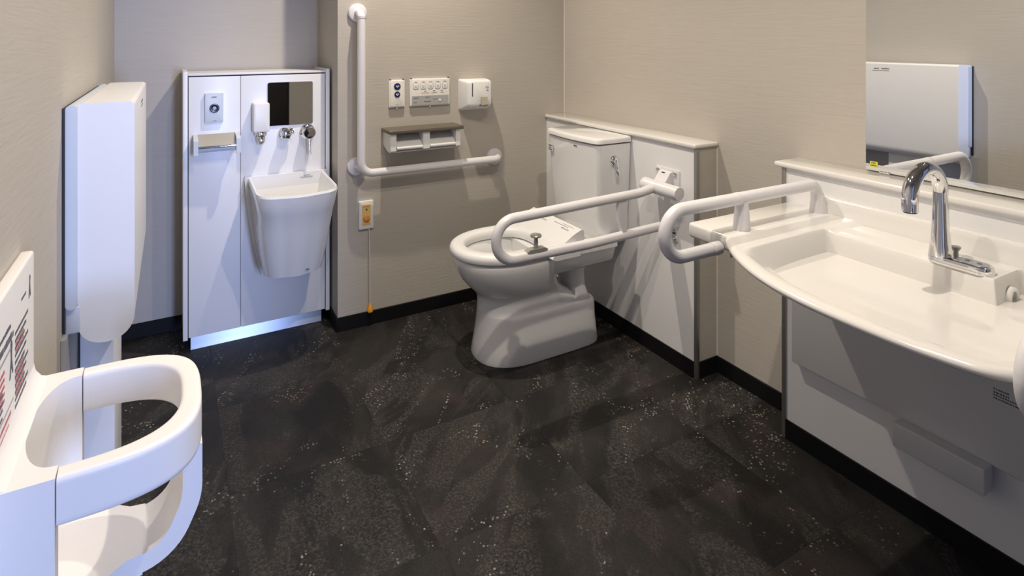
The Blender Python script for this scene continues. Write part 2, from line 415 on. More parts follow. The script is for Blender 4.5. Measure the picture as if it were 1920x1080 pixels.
t = thing('paper_holder', (0.155, UY, 0.82), 'silver toilet paper holder with flat cover below the call button', 'paper holder')
for bx in (0.075, 0.226):
    prism('side_bracket', [(UY-0.001, 0.868), (UY-0.072, 0.860), (UY-0.082, 0.852), (UY-0.082, 0.795), (UY-0.068, 0.792), (UY-0.055, 0.84), (UY-0.001, 0.85)], 'yz', bx, bx+0.016, 'plastic_cool', t, 0.002, 2)
prism('cover', [(UY-0.004, 0.864), (UY-0.010, 0.867), (UY-0.070, 0.833), (UY-0.074, 0.825), (UY-0.070, 0.822), (UY-0.066, 0.828), (UY-0.010, 0.860)], 'yz', 0.092, 0.225, 'taupe_metal', t, 0.001, 1)
tube('cover_lip', [(0.092, UY-0.072, 0.824), (0.225, UY-0.072, 0.824)], 0.005, 'chrome', t, 10)
tube('roller', [(0.091, UY-0.045, 0.812), (0.226, UY-0.045, 0.812)], 0.011, 'plastic_cool', t, 14)

t = thing('wall_mirror', (0.443, UY, 0.88), 'small square mirror with rounded corners above the slop sink', 'mirror')
plate('backing', 'y-', 0.443, 0.973, 0.184, 0.184, UY-0.0005, UY-0.004, 0.008, 'plastic_grey', t)
plate('glass', 'y-', 0.443, 0.973, 0.182, 0.182, UY-0.004, UY-0.0055, 0.008, 'mirror_glass', t)

t = thing('soap_dispenser', (0.322, UY, 0.82), 'white soap dispenser with chrome push nozzle beside the mirror', 'soap dispenser')
plate('bottle', 'y-', 0.322, 0.925, 0.062, 0.118, UY-0.001, UY-0.058, 0.006, 'plastic_white', t, 0.005)
loft('nozzle_collar', lathe_rings((0.322, UY-0.035, 0.866), (0, 0, -1), [(0.021, 0), (0.023, 0.006), (0.022, 0.016), (0.015, 0.020)], 24), 'chrome', t)
loft('push_nozzle', [[(0.322+r*math.cos(a*PI/12)*1.0, UY-0.038-off+r*1.1*math.sin(a*PI/12), z) for a in range(24)] for z, r, off in ((0.847, 0.015, 0), (0.838, 0.016, 0.002), (0.826, 0.014, 0.006), (0.816, 0.009, 0.009), (0.813, 0.004, 0.010))], 'chrome', t)

t = thing('shower_outlet', (0.418, UY, 0.82), 'round chrome hand shower outlet in the middle above the slop sink', 'shower outlet')
lathe('flange', (0.418, UY, 0.846), (0, -1, 0), [(0.026, 0.0005), (0.026, 0.006), (0.022, 0.012), (0.018, 0.014)], 'chrome', t)
loft('body', [[(0.418+r*math.cos(k*PI/3), UY-d, 0.846+r*math.sin(k*PI/3)) for k in range(6)] for d, r in ((0.012, 0.016), (0.03, 0.021), (0.05, 0.023), (0.058, 0.019), (0.060, 0.012))], 'chrome', t)
lathe('side_knob', (0.434, UY-0.035, 0.855), (1, 0, 0.3), [(0.012, 0), (0.015, 0.008), (0.013, 0.016), (0.0, 0.018)], 'chrome', t, 12)

t = thing('lever_valve', (0.516, UY, 0.75), 'round chrome mixer valve with a thin lever hanging down', 'valve')
lathe('flange', (0.512, UY, 0.848), (0, -1, 0), [(0.032, 0.0005), (0.032, 0.006), (0.026, 0.013), (0.022, 0.014)], 'chrome', t)
lathe('knob', (0.512, UY-0.012, 0.848), (0, -1, 0), [(0.024, 0), (0.026, 0.012), (0.026, 0.040), (0.023, 0.044), (0.0, 0.045)], 'chrome', t)
tube('lever', [(0.512, UY-0.038, 0.826), (0.513, UY-0.045, 0.79), (0.514, UY-0.05, 0.755)], [0.006, 0.006, 0.005], 'chrome', t, 12)

# slop sink
SXC = 0.426
t = thing('slop_sink', (SXC, UY, 0.24), 'white ceramic slop sink hung on the ostomate panel', 'sink')
def sinkring(z, hw, yf, r, hwb=None, n=10):
    hwb = hwb or hw; yb = UY-0.001
    pts = [(SXC-hwb, yb), (SXC-hw, yf+r)]
    for k in range(1, n): 
        a = PI+PI/2*k/n; pts.append((SXC-hw+r+r*math.cos(a), yf+r+r*math.sin(a)))
    m_ = 8
    x0_, x1_ = SXC-hw+r, SXC+hw-r
    for k in range(m_+1):
        s = k/m_; pts.append((x0_+(x1_-x0_)*s, yf-0.012*math.sin(PI*s)))
    for k in range(1, n):
        a = 1.5*PI+PI/2*k/n; pts.append((SXC+hw-r+r*math.cos(a), yf+r+r*math.sin(a)))
    pts += [(SXC+hw, yf+r), (SXC+hwb, yb)]
    return pts
def lvl(z, *a, tilt=0.0): return [(x, y, z+tilt*(y-2.4)) for x, y in sinkring(z, *a)]
outer = [lvl(0.325, 0.090, 2.520, 0.06), lvl(0.312, 0.103, 2.490, 0.07), lvl(0.322, 0.110, 2.466, 0.07), lvl(0.40, 0.122, 2.440, 0.075), lvl(0.50, 0.133, 2.408, 0.08), lvl(0.585, 0.141, 2.380, 0.08),
         lvl(0.590, 0.143, 2.377, 0.08), lvl(0.635, 0.149, 2.364, 0.08, tilt=0.03), lvl(0.657, 0.152, 2.358, 0.08, tilt=0.04), lvl(0.665, 0.149, 2.362, 0.078, tilt=0.04)]
def inn(z, hw, yf, r, yb, tilt=0.0):
    pr = sinkring(z, hw, yf, r); q = []
    for x, y in pr: q.append((x, min(y, yb), z+tilt*(min(y, yb)-2.4)))
    return q
inner = [inn(0.663, 0.141, 2.371, 0.072, UY-0.012, 0.04), inn(0.648, 0.136, 2.377, 0.07, UY-0.016, 0.04), inn(0.60, 0.126, 2.40, 0.07, UY-0.03), inn(0.56, 0.112, 2.43, 0.07, UY-0.05), inn(0.47, 0.09, 2.47, 0.07, UY-0.09), inn(0.38, 0.05, 2.54, 0.03, UY-0.11)]
loft('bowl', outer+inner, 'ceramic', t)
loft('back_flange', [[(SXC+sg*w_, UY-d, z) for sg, d in ((-1, 0.0005), (-1, 0.024), (1, 0.024), (1, 0.0005))] for z, w_ in ((0.268, 0.100), (0.30, 0.110), (0.42, 0.136), (0.56, 0.156), (0.674, 0.165), (0.680, 0.161))], 'ceramic', t)
strokes('printed_text', (0.480, UY-0.0255, 0.655), (1, 0, 0), (0, 0, 1), (0, -1, 0), [(0, 0, 0.05, 0.005), (0.008, 0.012, 0.04, 0.004)], 'print_pale', t, seed=6)
strokes('printed_mark', (0.452, 2.458, 0.338), (1, 0, 0), (0, 0.2, 1), (0, -1, 0.2), [(0, 0, 0.022, 0.006)], 'print_grey', t, t=0.003, seed=7)

# ================================================================== BACK WALL FITTINGS
t = thing('grab_rail', (0.70, YB, 0.67), 'white L shaped grab rail fixed to the back wall', 'grab rail')
yr = YB-0.066
pth = fillet([(0.700, YB-0.012, 1.360), (0.700, yr, 1.360), (0.700, yr, 0.676), (1.368, yr, 0.676), (1.368, YB-0.012, 0.676)], [0, 0.035, 0.05, 0.035, 0], 10)
tube('rail_tube', pth, 0.0172, 'rail_white', t, 20)
for x, z in ((0.700, 1.360), (0.696, 0.698), (1.368, 0.676)):
    lathe('flange', (x, YB, z), (0, -1, 0), [(0.040, 0.0005), (0.041, 0.008), (0.038, 0.014), (0.030, 0.017), (0.0, 0.017)], 'rail_white', t)
tube('corner_stay', [(0.696, YB-0.012, 0.698), (0.700, yr, 0.698)], 0.013, 'rail_white', t)
tube('sleeve', [(0.700, yr, 1.345), (0.700, yr, 1.335)], 0.0180, 'rail_white', t)

def keyplate(name, x0, x1, z0, z1, label, cat):
    t = thing(name, ((x0+x1)/2, YB, z0), label, cat)
    plate('base', 'y-', (x0+x1)/2, (z0+z1)/2, x1-x0, z1-z0, YB-0.0005, YB-0.012, 0.003, 'plastic_white', t, 0.001)
    plate('face', 'y-', (x0+x1)/2, (z0+z1)/2, x1-x0-0.008, z1-z0-0.008, YB-0.012, YB-0.016, 0.003, 'plastic_warm', t, 0.001)
    for x in (x0+0.006, x1-0.006): box('clip', x-0.004, x+0.004, YB-0.0125, YB-0.002, z1-0.002, z1+0.004, 'print_grey', t, 0.001, 1)
    lathe('screw', ((x0+x1)/2+0.001*1, YB-0.002, z0-0.005), (0, -1, 0), [(0.004, 0), (0.004, 0.006), (0, 0.007)], 'plastic_white', t, 10)
    return t
t = keyplate('flush_button_plate', 0.839, 0.911, 0.943, 1.065, 'small white wall plate with two round navy buttons', 'button plate')
for z, r in ((1.036, 0.0155), (1.0005, 0.0135)):
    bq = lathe('button', (0.875, YB-0.0155, z), (0, -1, 0), [(r, 0), (r, 0.002), (r*0.9, 0.003), (0, 0.003)], 'navy', t)
    strokes('printed_text', (0.868, YB-0.0185, z-0.006), (1, 0, 0), (0, 0, 1), (0, -1, 0), [(0, 0.004, 0.010, 0.003), (0.005, 0, 0.014, 0.006)], 'print_white', bq, seed=int(z*1000))
strokes('printed_text', (0.868, YB-0.016, 0.953), (1, 0, 0), (0, 0, 1), (0, -1, 0), [(0, 0, 0.014, 0.002)], 'print_grey', t, seed=12)

t = keyplate('bidet_remote', 0.936, 1.130, 0.943, 1.067, 'wide white bidet control panel with five keys on the back wall', 'control panel')
plate('lower_band', 'y-', 1.033, 0.969, 0.178, 0.040, YB-0.0155, YB-0.0165, 0.001, 'plastic_grey', t)
for k in range(5):
    kx = 0.962+k*0.0355
    q = plate('key', 'y-', kx, 1.032, 0.024, 0.027, YB-0.0155, YB-0.0175, 0.007, 'plastic_white', t, 0.001)
    plate('key_frame', 'y-', kx, 1.032, 0.0275, 0.0305, YB-0.0155, YB-0.0163, 0.008, 'print_pale', t)
    strokes('printed_text', (kx-0.006, YB-0.0176, 1.027), (1, 0, 0), (0, 0, 1), (0, -1, 0), [(0, 0.002, 0.010, 0.004), (0.007, 0, 0.012, 0.003)], 'print_pale', q, seed=20+k)
    strokes('printed_text', (kx-0.006, YB-0.016, 1.050), (1, 0, 0), (0, 0, 1), (0, -1, 0), [(0, 0, 0.013, 0.004)], 'print_grey', t, seed=30+k)
strokes('printed_text', (0.99, YB-0.016, 1.000), (1, 0, 0), (0, 0, 1), (0, -1, 0), [(0, 0, 0.035, 0.003), (0.008, 0.012, 0.024, 0.004), (0, 0.048, 0.075, 0.003), (0.008, 0.055, 0.066, 0.004), (0.0, 0.092, 0.108, 0.003), (0.009, 0.093, 0.104, 0.004)], 'print_grey', t, seed=41)
strokes('printed_text', (0.95, YB-0.0165, 0.958), (1, 0, 0), (0, 0, 1), (0, -1, 0), [(0, 0, 0.018, 0.004), (0.020, 0, 0.024, 0.004), (0.002, 0.052, 0.085, 0.004), (0.022, 0.058, 0.078, 0.004), (0.012, 0.095, 0.118, 0.003)], 'print_grey', t, seed=42)
lathe('dial', (1.078, YB-0.0165, 0.966), (0, -1, 0), [(0.006, 0), (0.006, 0.002), (0, 0.003)], 'plastic_white', t, 16)

t = thing('seat_cleaner_dispenser', (1.25, YB, 0.91), 'white seat cleaner dispenser with grey push lever on the back wall', 'dispenser')
x0, x1 = 1.178, 1.322
rings = []
for d, z0, z1, ix, r in ((0.001, 0.912, 1.058, 0.0, 0.008), (0.03, 0.914, 1.058, 0.0, 0.012), (0.075, 0.928, 1.056, 0.008, 0.015), (0.088, 0.936, 1.052, 0.012, 0.014), (0.092, 0.942, 1.046, 0.018, 0.010)):
    rings.append([((x0+x1)/2+p, YB-d, (z0+z1)/2+q) for p, q in rrect(x1-x0-2*ix, z1-z0, r, 6)])
loft('housing', rings, 'plastic_white', t)
plate('level_window', 'y-', 1.209, 1.012, 0.006, 0.062, YB-0.090, YB-0.0925, 0.0025, 'print_grey', t)
prism('push_lever', [(YB-0.090, 0.980), (YB-0.098, 0.978), (YB-0.106, 0.942), (YB-0.098, 0.934), (YB-0.088, 0.940)], 'yz', 1.251, 1.283, 'taupe_metal', t, 0.002, 2)
box('spout', 1.246, 1.256, YB-0.096, YB-0.085, 0.936, 0.944, 'print_grey', t, 0.002, 2)
strokes('printed_text', (1.276, YB-0.0921, 1.005), (1, 0, 0), (0, 0, 1), (0, -1, 0), [(0, 0.006, 0.016, 0.004), (0.007, 0.006, 0.015, 0.003), (0.014, 0, 0.018, 0.003), (0.020, 0.002, 0.016, 0.002)], 'print_grey', t, seed=51)

t = thing('double_paper_holder', (0.98, YB, 0.76), 'white double toilet paper holder with brown shelf top', 'paper holder')
hx0, hx1, hz0, hz1, hd = 0.815, 1.142, 0.762, 0.838, 0.105
box('shelf_top', 0.806, 1.154, YB-0.118, YB-0.0005, 0.840, 0.856, 'shelf_brown', t, 0.004)
side = [(YB-0.0005, hz0+0.02), (YB-0.0005, hz1+0.002), (YB-hd, hz1+0.002), (YB-hd, hz0+0.004), (YB-hd+0.012, hz0-0.004), (YB-hd+0.05, hz0)]
for a, c in ((hx0, hx0+0.026), (0.963, 0.994), (hx1-0.022, hx1)): prism('bracket', side, 'yz', a, c, 'plastic_white', t, 0.002, 2)
box('back_plate', hx0+0.02, hx1-0.02, YB-0.02, YB-0.0005, hz0+0.01, hz1, 'plastic_grey', t)
for a, c in ((hx0+0.028, 0.961), (0.996, hx1-0.024)):
    fl_ = prism('flap', [(YB-0.03, 0.820), (YB-0.034, 0.824), (YB-0.098, 0.790), (YB-0.104, 0.778), (YB-0.098, 0.770), (YB-0.088, 0.776), (YB-0.086, 0.786)], 'yz', a, c, 'plastic_white', t, 0.0015, 2)
    tube('flap_edge', [(a, YB-0.100, 0.776), (c, YB-0.100, 0.776)], 0.0085, 'plastic_white', fl_, 12)
box('front_rail', hx0+0.02, hx1-0.02, YB-0.09, YB-0.07, 0.756, 0.762, 'plastic_white', t, 0.002, 1)

t = thing('emergency_call', (0.737, YB, 0.42), 'emergency pull cord switch with yellow plate and orange button', 'emergency switch')
plate('plate', 'y-', 0.737, 0.483, 0.064, 0.122, YB-0.0005, YB-0.012, 0.004, 'plastic_warm', t, 0.003)
plate('yellow_face', 'y-', 0.737, 0.485, 0.036, 0.088, YB-0.012, YB-0.0145, 0.002, 'yellow_plate', t, 0.001)
q = lathe('button', (0.737, YB-0.0145, 0.468), (0, -1, 0), [(0.0145, 0), (0.0145, 0.003), (0.012, 0.005), (0, 0.006)], 'orange_plastic', t)
strokes('printed_text', (0.727, YB-0.0206, 0.462), (1, 0, 0), (0, 0, 1), (0, -1, 0), [(0, 0.002, 0.018, 0.005), (0.007, 0, 0.020, 0.005)], 'yellow_plate', q, seed=61)
lathe('lamp', (0.737, YB-0.0145, 0.508), (0, -1, 0), [(0.004, 0), (0.004, 0.002), (0, 0.003)], 'print_grey', t, 12)
strokes('printed_text', (0.722, YB-0.0146, 0.518), (1, 0, 0), (0, 0, 1), (0, -1, 0), [(0, 0, 0.030, 0.005)], 'orange_plastic', t, seed=62)
tube('cord', [(0.749, YB-0.012, 0.426), (0.7495, YB-0.016, 0.40), (0.751, YB-0.017, 0.25), (0.752, YB-0.017, 0.095)], 0.0018, 'cord_white', t, 8)
lathe('pull_knob', (0.752, YB-0.017, 0.100), (0, 0, -1), [(0.003, 0), (0.006, 0.008), (0.008, 0.016), (0.0125, 0.028), (0.0125, 0.036), (0.008, 0.041), (0, 0.042)], 'amber_plastic', t, 16)

# ================================================================== TOILET
TY = 2.115
t = thing('toilet', (1.28, TY, 0), 'white ceramic floor standing toilet with bidet seat', 'toilet')
TS_ = 0.016
R = []
for z, a, c, xc, w_, nf, nb in ((0.0, 1.018, 1.548, 1.20, 0.142, 2.3, 7), (0.012, 1.016, 1.550, 1.20, 0.143, 2.3, 7), (0.05, 1.024, 1.546, 1.20, 0.138, 2.3, 7), (0.11, 1.034, 1.542, 1.20, 0.132, 2.3, 7),
        (0.160, 1.040, 1.540, 1.20, 0.130, 2.3, 7), (0.174, 1.040, 1.534, 1.20, 0.128, 2.3, 7), (0.178, 1.040, 1.52, 1.20, 0.126, 2.3, 7), (0.182, 1.040, 1.455, 1.20, 0.122, 2.3, 6), (0.20, 1.040, 1.44, 1.20, 0.120, 2.3, 5),
        (0.23, 1.038, 1.40, 1.20, 0.122, 2.2, 5), (0.250, 1.028, 1.37, 1.20, 0.127, 2.2, 4.5), (0.262, 1.016, 1.36, 1.20, 0.134, 2.2, 4.5), (0.28, 0.998, 1.345, 1.19, 0.145, 2.2, 4), (0.31, 0.972, 1.335, 1.18, 0.158, 2.2, 4), (0.34, 0.954, 1.335, 1.17, 0.170, 2.2, 4),
        (0.37, 0.942, 1.335, 1.16, 0.178, 2.2, 4), (0.392, 0.937, 1.335, 1.16, 0.181, 2.2, 4), (0.400, 0.940, 1.333, 1.16, 0.179, 2.2, 4), (0.403, 0.950, 1.328, 1.16, 0.172, 2.2, 4),
        (0.403, 0.985, 1.29, 1.16, 0.135, 2.2, 3), (0.396, 0.992, 1.285, 1.16, 0.128, 2.2, 3), (0.36, 0.995, 1.283, 1.16, 0.124, 2.2, 3), (0.30, 1.01, 1.27, 1.16, 0.112, 2.2, 3), (0.25, 1.05, 1.24, 1.16, 0.085, 2.2, 2.5), (0.22, 1.10, 1.21, 1.16, 0.05, 2, 2)):
    R.append(egg(a+TS_, c+TS_*(0.3 if z<0.2 else 1), xc+TS_, TY, w_, nf, nb, 64, z))
loft('bowl', R, 'ceramic', t, sharp=60)
loft('bowl_water', [egg(1.045, 1.245, 1.16, TY, 0.088, 2.2, 2.6, 32, z) for z in (0.252, 0.256)], 'water', t)
# rear deck under the tank and the trap column
loft('rear_deck', [[(x, TY+y, z) for x, y in [(1.26, -w_), (xr_-0.03, -w_*0.93), (xr_, -w_*0.80), (xr_, w_*0.80), (xr_-0.03, w_*0.93), (1.26, w_)]] for z, w_, xr_ in ((0.322, 0.145, 1.60), (0.335, 0.162, 1.618), (0.395, 0.172, 1.628), (0.403, 0.168, 1.624))], 'ceramic', t, sharp=50)
loft('trap_column', [egg(a, c, (a+c)/2, TY-0.03, w_, 3, 3, 32, z) for z, a, c, w_ in ((0.14, 1.40, 1.545, 0.095), (0.19, 1.425, 1.520, 0.080), (0.23, 1.435, 1.505, 0.072), (0.29, 1.420, 1.50, 0.076), (0.34, 1.36, 1.51, 0.10))], 'ceramic', t, sharp=60)
lathe('bolt_cap', (1.49, TY-0.110, 0.176), (0, 0, 1), [(0.010, 0), (0.010, 0.006), (0.006, 0.010), (0, 0.011)], 'plastic_white', t, 14)
# seat ring
def seatring(off, z, inner=False):
    if inner: return egg(0.992+off+TS_, 1.285-off, 1.15+TS_, TY, 0.122-off, 2.15, 2.6, 64, z)
    return egg(0.926+off+TS_, 1.375-off, 1.16+TS_, TY, 0.190-off, 2.15, 3.2, 64, z)
loft('seat', [seatring(0.004, 0.408), seatring(0.0, 0.414), seatring(0.0, 0.428), seatring(0.004, 0.437), seatring(0.012, 0.443), seatring(0.022, 0.445),
              egg(TS_+0.978, 1.297, 1.15, TY, 0.134, 2.15, 2.6, 64, 0.443), egg(TS_+0.984, 1.291, 1.15, TY, 0.128, 2.15, 2.6, 64, 0.437), egg(TS_+0.988, 1.288, 1.15, TY, 0.125, 2.15, 2.6, 64, 0.420), egg(TS_+0.984, 1.29, 1.15, TY, 0.128, 2.15, 2.6, 64, 0.408)], 'plastic_white', t, loop=True, sharp=60)
# bidet unit behind the seat
bu = prism('bidet_unit', [(1.315, 0.404), (1.295, 0.436), (1.315, 0.445), (1.365, 0.476), (1.38, 0.483), (1.412, 0.495), (1.422, 0.487), (1.422, 0.404)], 'xz', TY-0.186, TY+0.178, 'plastic_white', t, 0.007, 3)
prism('side_control', [(1.255, 0.412), (1.262, 0.424), (1.32, 0.446), (1.385, 0.446), (1.385, 0.405), (1.27, 0.404)], 'xz', TY-0.214, TY-0.184, 'plastic_white', t, 0.006, 3)
prism('side_cover', [(1.40, 0.404), (1.40, 0.436), (1.41, 0.446), (1.47, 0.440), (1.58, 0.434), (1.58, 0.404)], 'xz', TY-0.198, TY-0.150, 'plastic_white', t, 0.005, 2)
plate('sensor', 'y-', 1.352, 0.428, 0.012, 0.006, TY-0.2139, TY-0.2155, 0.002, 'dark_gap', t)
uv = Vector((0.35, 0, 0.16)).normalized()
strokes('printed_text', (1.372, TY-0.02, 0.4795), (0, -1, 0), (1, 0, 0.37), (-0.37, 0, 1), [(0.004, 0.07, 0.12, 0.008), (0.018, 0.0, 0.10, 0.005), (0.028, 0.05, 0.13, 0.004), (0.004, -0.10, -0.04, 0.006)], 'print_pale', bu, t=0.0010, seed=71)
# tank
def tankring(z, hw, xf, bulge, r=0.03):
    pts = []; xb = 1.668; yc = 2.13
    n = 8
    pts.append((xb, yc-hw)); pts.append((xf+r, yc-hw))
    for k in range(1, n):
        a = 1.5*PI-PI/2*k/n; pts.append((xf+r+r*math.cos(a), yc-hw+r+r*math.sin(a)))
    for k in range(9):
        s = k/8; pts.append((xf-bulge*math.sin(PI*s), yc-hw+r+(2*hw-2*r)*s))
    for k in range(1, n):
        a = PI-PI/2*k/n; pts.append((xf+r+r*math.cos(a), yc+hw-r+r*math.sin(a)))
    pts.append((xf+r, yc+hw)); pts.append((xb, yc+hw))
    return [(x, y, z) for x, y in pts]
tk = loft('tank', [tankring(0.400, 0.150, 1.535, 0.004), tankring(0.408, 0.160, 1.525, 0.006), tankring(0.46, 0.166, 1.520, 0.008), tankring(0.60, 0.178, 1.510, 0.010), tankring(0.812, 0.190, 1.498, 0.013), tankring(0.814, 0.187, 1.501, 0.013)], 'ceramic', t, sharp=50)
loft('tank_gap', [tankring(0.812, 0.180, 1.506, 0.012), tankring(0.8205, 0.180, 1.506, 0.012)], 'dark_gap', t)
loft('tank_lid', [tankring(0.8185, 0.190, 1.497, 0.013), tankring(0.820, 0.194, 1.492, 0.014), tankring(0.834, 0.194, 1.492, 0.014), tankring(0.840, 0.191, 1.496, 0.014), tankring(0.843, 0.182, 1.506, 0.013)], 'ceramic', t, sharp=50)
ly = 2.13-0.1855
lathe('lever_boss', (1.585, ly+0.002, 0.748), (0, -1, 0), [(0.020, 0), (0.022, 0.004), (0.019, 0.012), (0.012, 0.016), (0, 0.017)], 'chrome', t)
lv = loft('flush_lever', [[(1.585+dx+hw*math.cos(k*PI/6), ly-0.010-dd+0.006*math.sin(k*PI/6), z) for k in range(12)] for z, hw, dd, dx in ((0.752, 0.008, 0.004, 0), (0.735, 0.010, 0.008, 0.001), (0.71, 0.009, 0.011, 0.003), (0.695, 0.008, 0.012, 0.004), (0.688, 0.004, 0.011, 0.004))], 'chrome', t)
box('tank_sticker', 1.4905, 1.493, 2.258, 2.290, 0.745, 0.772, 'sticker_paper', t)
strokes('printed_text', (1.490, 2.290, 0.748), (0, -1, 0), (0, 0, 1), (-1, 0, 0), [(0, 0, 0.028, 0.004), (0.008, 0, 0.02, 0.004), (0.018, 0, 0.03, 0.005)], 'print_grey', t, seed=73)
strokes('printed_mark', (1.4865, 2.09, 0.795), (0, -1, 0), (0, 0, 1), (-1, 0, 0), [(0, 0, 0.022, 0.005)], 'print_grey', t, seed=74, t=0.001)

# ================================================================== FOLDING ARM RAIL BESIDE THE TOILET
RY = 1.73; rr = 0.0172
t = thing('folding_grab_rail', (XP, RY, 0.5), 'white fold down arm rail on the toilet ledge', 'grab rail')
plate('wall_plate', 'x-', 1.727, 0.698, 0.126, 0.100, XP-0.0005, XP-0.006, 0.004, 'rail_white', t, 0.001)
prism('hinge_block', [(XP-0.004, 0.738), (XP-0.018, 0.736), (XP-0.036, 0.712), (XP-0.05, 0.695), (XP-0.05, 0.668), (XP-0.004, 0.655)], 'xz', 1.698, 1.758, 'rail_white', t, 0.004, 2)
box('lock_slot', XP-0.0225, XP-0.010, 1.724, 1.740, 0.722, 0.7345, 'dark_gap', t)
for y, z in ((1.683, 0.734), (1.773, 0.736), (1.776, 0.662), (1.680, 0.662)):
    lathe('bolt', (XP-0.006, y, z), (-1, 0, 0), [(0.009, 0), (0.009, 0.003), (0.006, 0.009), (0, 0.011)], 'chrome', t, 14)
lathe('hinge_barrel', (XP-0.058, 1.800, 0.680), (0, -1, 0), [(0.0, 0), (0.025, 0.001), (0.027, 0.004), (0.027, 0.022), (0.0255, 0.024), (0.0255, 0.186), (0.024, 0.190), (0, 0.191)], 'rail_white', t)
xt = 0.905+rr
pth = fillet([(XP-0.058, RY, 0.682), (1.53, RY, 0.668), (xt, RY, 0.652), (xt, RY, 0.517), (1.29, RY, 0.516), (1.628, RY, 0.527)], [0, 0.3, 0.066, 0.066, 0, 0], 12)
tube('rail_tube', pth, rr, 'rail_white', t, 20)
prism('brace_web', [(1.428, 0.655), (1.462, 0.660), (1.465, 0.62), (1.465, 0.57), (1.460, 0.522), (1.446, 0.53), (1.430, 0.58), (1.426, 0.625)], 'xz', RY-0.010, RY+0.010, 'rail_white', t, 0.004, 2)
lathe('rail_end', (1.622, RY, 0.527), (1, 0, 0.03), [(0.0172, 0), (0.0172, 0.012), (0.012, 0.018), (0, 0.019)], 'rail_white', t)
kb = prism('holder_clip', [(1.035, 0.534), (1.045, 0.541), (1.105, 0.541), (1.115, 0.535), (1.10, 0.528), (1.05, 0.528)], 'xz', RY-0.014, RY+0.014, 'dull_silver', t, 0.002, 2)
lathe('holder_knob', (1.074, RY, 0.540), (0, 0, 1), [(0.0075, 0), (0.0068, 0.035), (0.009, 0.037), (0.0185, 0.039), (0.020, 0.043), (0.017, 0.047), (0.008, 0.046), (0, 0.045)], 'dull_silver', t)
plate('lower_stop_plate', 'x-', 1.690, 0.505, 0.032, 0.060, XP-0.0005, XP-0.005, 0.004, 'rail_white', t)
lathe('lower_bolt', (XP-0.004, 1.690, 0.514), (-1, 0, 0), [(0.012, 0), (0.013, 0.006), (0.008, 0.014), (0, 0.016)], 'chrome', t, 16)
lathe('lower_bolt', (XP-0.004, 1.683, 0.487), (-1, 0, 0), [(0.008, 0), (0.008, 0.006), (0.005, 0.010), (0, 0.011)], 'chrome', t, 14)

# ================================================================== WASHBASIN
ZT = 0.745
def sst(a, bb, x):
    k = max(0.0, min(1.0, (x-a)/(bb-a))); return k*k*(3-2*k)
BY0, BY1 = 0.330, 1.060
def xf(y):
    v = 1.062+0.160*(abs(y-0.635)/0.425)**2.5
    if y < 0.46: v += 0.16*((0.46-y)/0.13)**2.2
    return v
def zb(x, y):
    f = xf(y)
    dl = 0.985-y; dr = y-0.425; df = x-f-0.028
    back = max(sst(-0.003, 0.020, 1.517-x), sst(0.0, 0.020, 0.606-y)*sst(-0.003, 0.020, 1.642-x))
    dep = 0.118*sst(0, 0.034, dl)*sst(0, 0.045, dr)*back*(0.25*sst(0, 0.06, df)+0.75*sst(0.0, 0.30, df))
    lip = 0.004*sst(0.03, 0.0, x-f)
    step = 0.007*sst(0, 0.03, dl)*sst(0.02, 0.06, df)
    return ZT-dep-step+lip*0
t = thing('washbasin', (1.36, 0.70, 0.60), 'wide white washbasin with curved front and side shelf', 'washbasin')
ys = sorted({round(v, 5) for v in [BY0+(BY1-BY0)*k/110 for k in range(111)]+[0.580+0.030*k/14 for k in range(15)]+[0.935+0.055*k/20 for k in range(21)]})
ys = [v for i, v in enumerate(ys) if i == 0 or v-ys[i-1] > 0.0008 or i == len(ys)-1]
bm = bmesh.new(); grid = []
for y in ys:
    f = xf(y); col_ = []
    # rolled front edge, bottom first
    for dx, dz in ((0.12, -0.050), (0.06, -0.034), (0.025, -0.024), (0.008, -0.019), (0.0015, -0.014), (0.0, -0.009), (0.003, -0.004), (0.012, -0.0004)):
        col_.append(bm.verts.new((f+dx, y, ZT+dz)))
    x0_ = f+0.012
    xs_ = [x0_+(1.490-x0_)*k/70 for k in range(1, 71)]+[1.490+0.034*k/18 for k in range(1, 19)]+[1.524+0.084*k/16 for k in range(1, 17)]+[1.608+0.040*k/18 for k in range(1, 19)]+[1.655]
    for x in xs_: col_.append(bm.verts.new((x, y, zb(x, y))))
    grid.append(col_)
for a, c in zip(grid, grid[1:]):
    for k in range(len(a)-1): bm.faces.new((a[k], a[k+1], c[k+1], c[k]))
# right end and left end skirts, underside
for g in (grid[0], grid[-1]):
    low = [bm.verts.new((v.co.x, v.co.y, min(v.co.z-0.03, ZT-0.055) if i > 8 else v.co.z-0.004)) for i, v in enumerate(g)]
    for k in range(len(g)-1): bm.faces.new((g[k], g[k+1], low[k+1], low[k]))
finish('basin', bm, 'basin_white', t, sharp=60)
loft('basin_underside', [[(xf(y)+o_, y, z) for y in [BY0+(BY1-BY0)*k/24 for k in range(25)]]+[(1.648, BY1, z), (1.648, BY0, z)] for z, o_ in ((ZT-0.058, 0.11), (ZT-0.125, 0.30))], 'basin_white', t)
box('side_shelf', 1.236, XP, BY1-0.004, 1.2, ZT-0.040, ZT, 'basin_white', t, 0.008)
prism('backsplash', [(1.640, ZT-0.012), (1.650, ZT+0.004), (1.657, ZT+0.026), (1.658, ZT+0.036), (1.663, ZT+0.041), (XP, ZT+0.041), (XP, ZT-0.02), (1.640, ZT-0.02)], 'xz', 0.30, 1.092, 'basin_white', t, 0.0)
lathe('overflow_ring', (1.575, 0.594, 0.695), (0, -1, 0), [(0.020, -0.004), (0.020, 0.003), (0.017, 0.006), (0.011, 0.004), (0.010, -0.004)], 'basin_white', t)
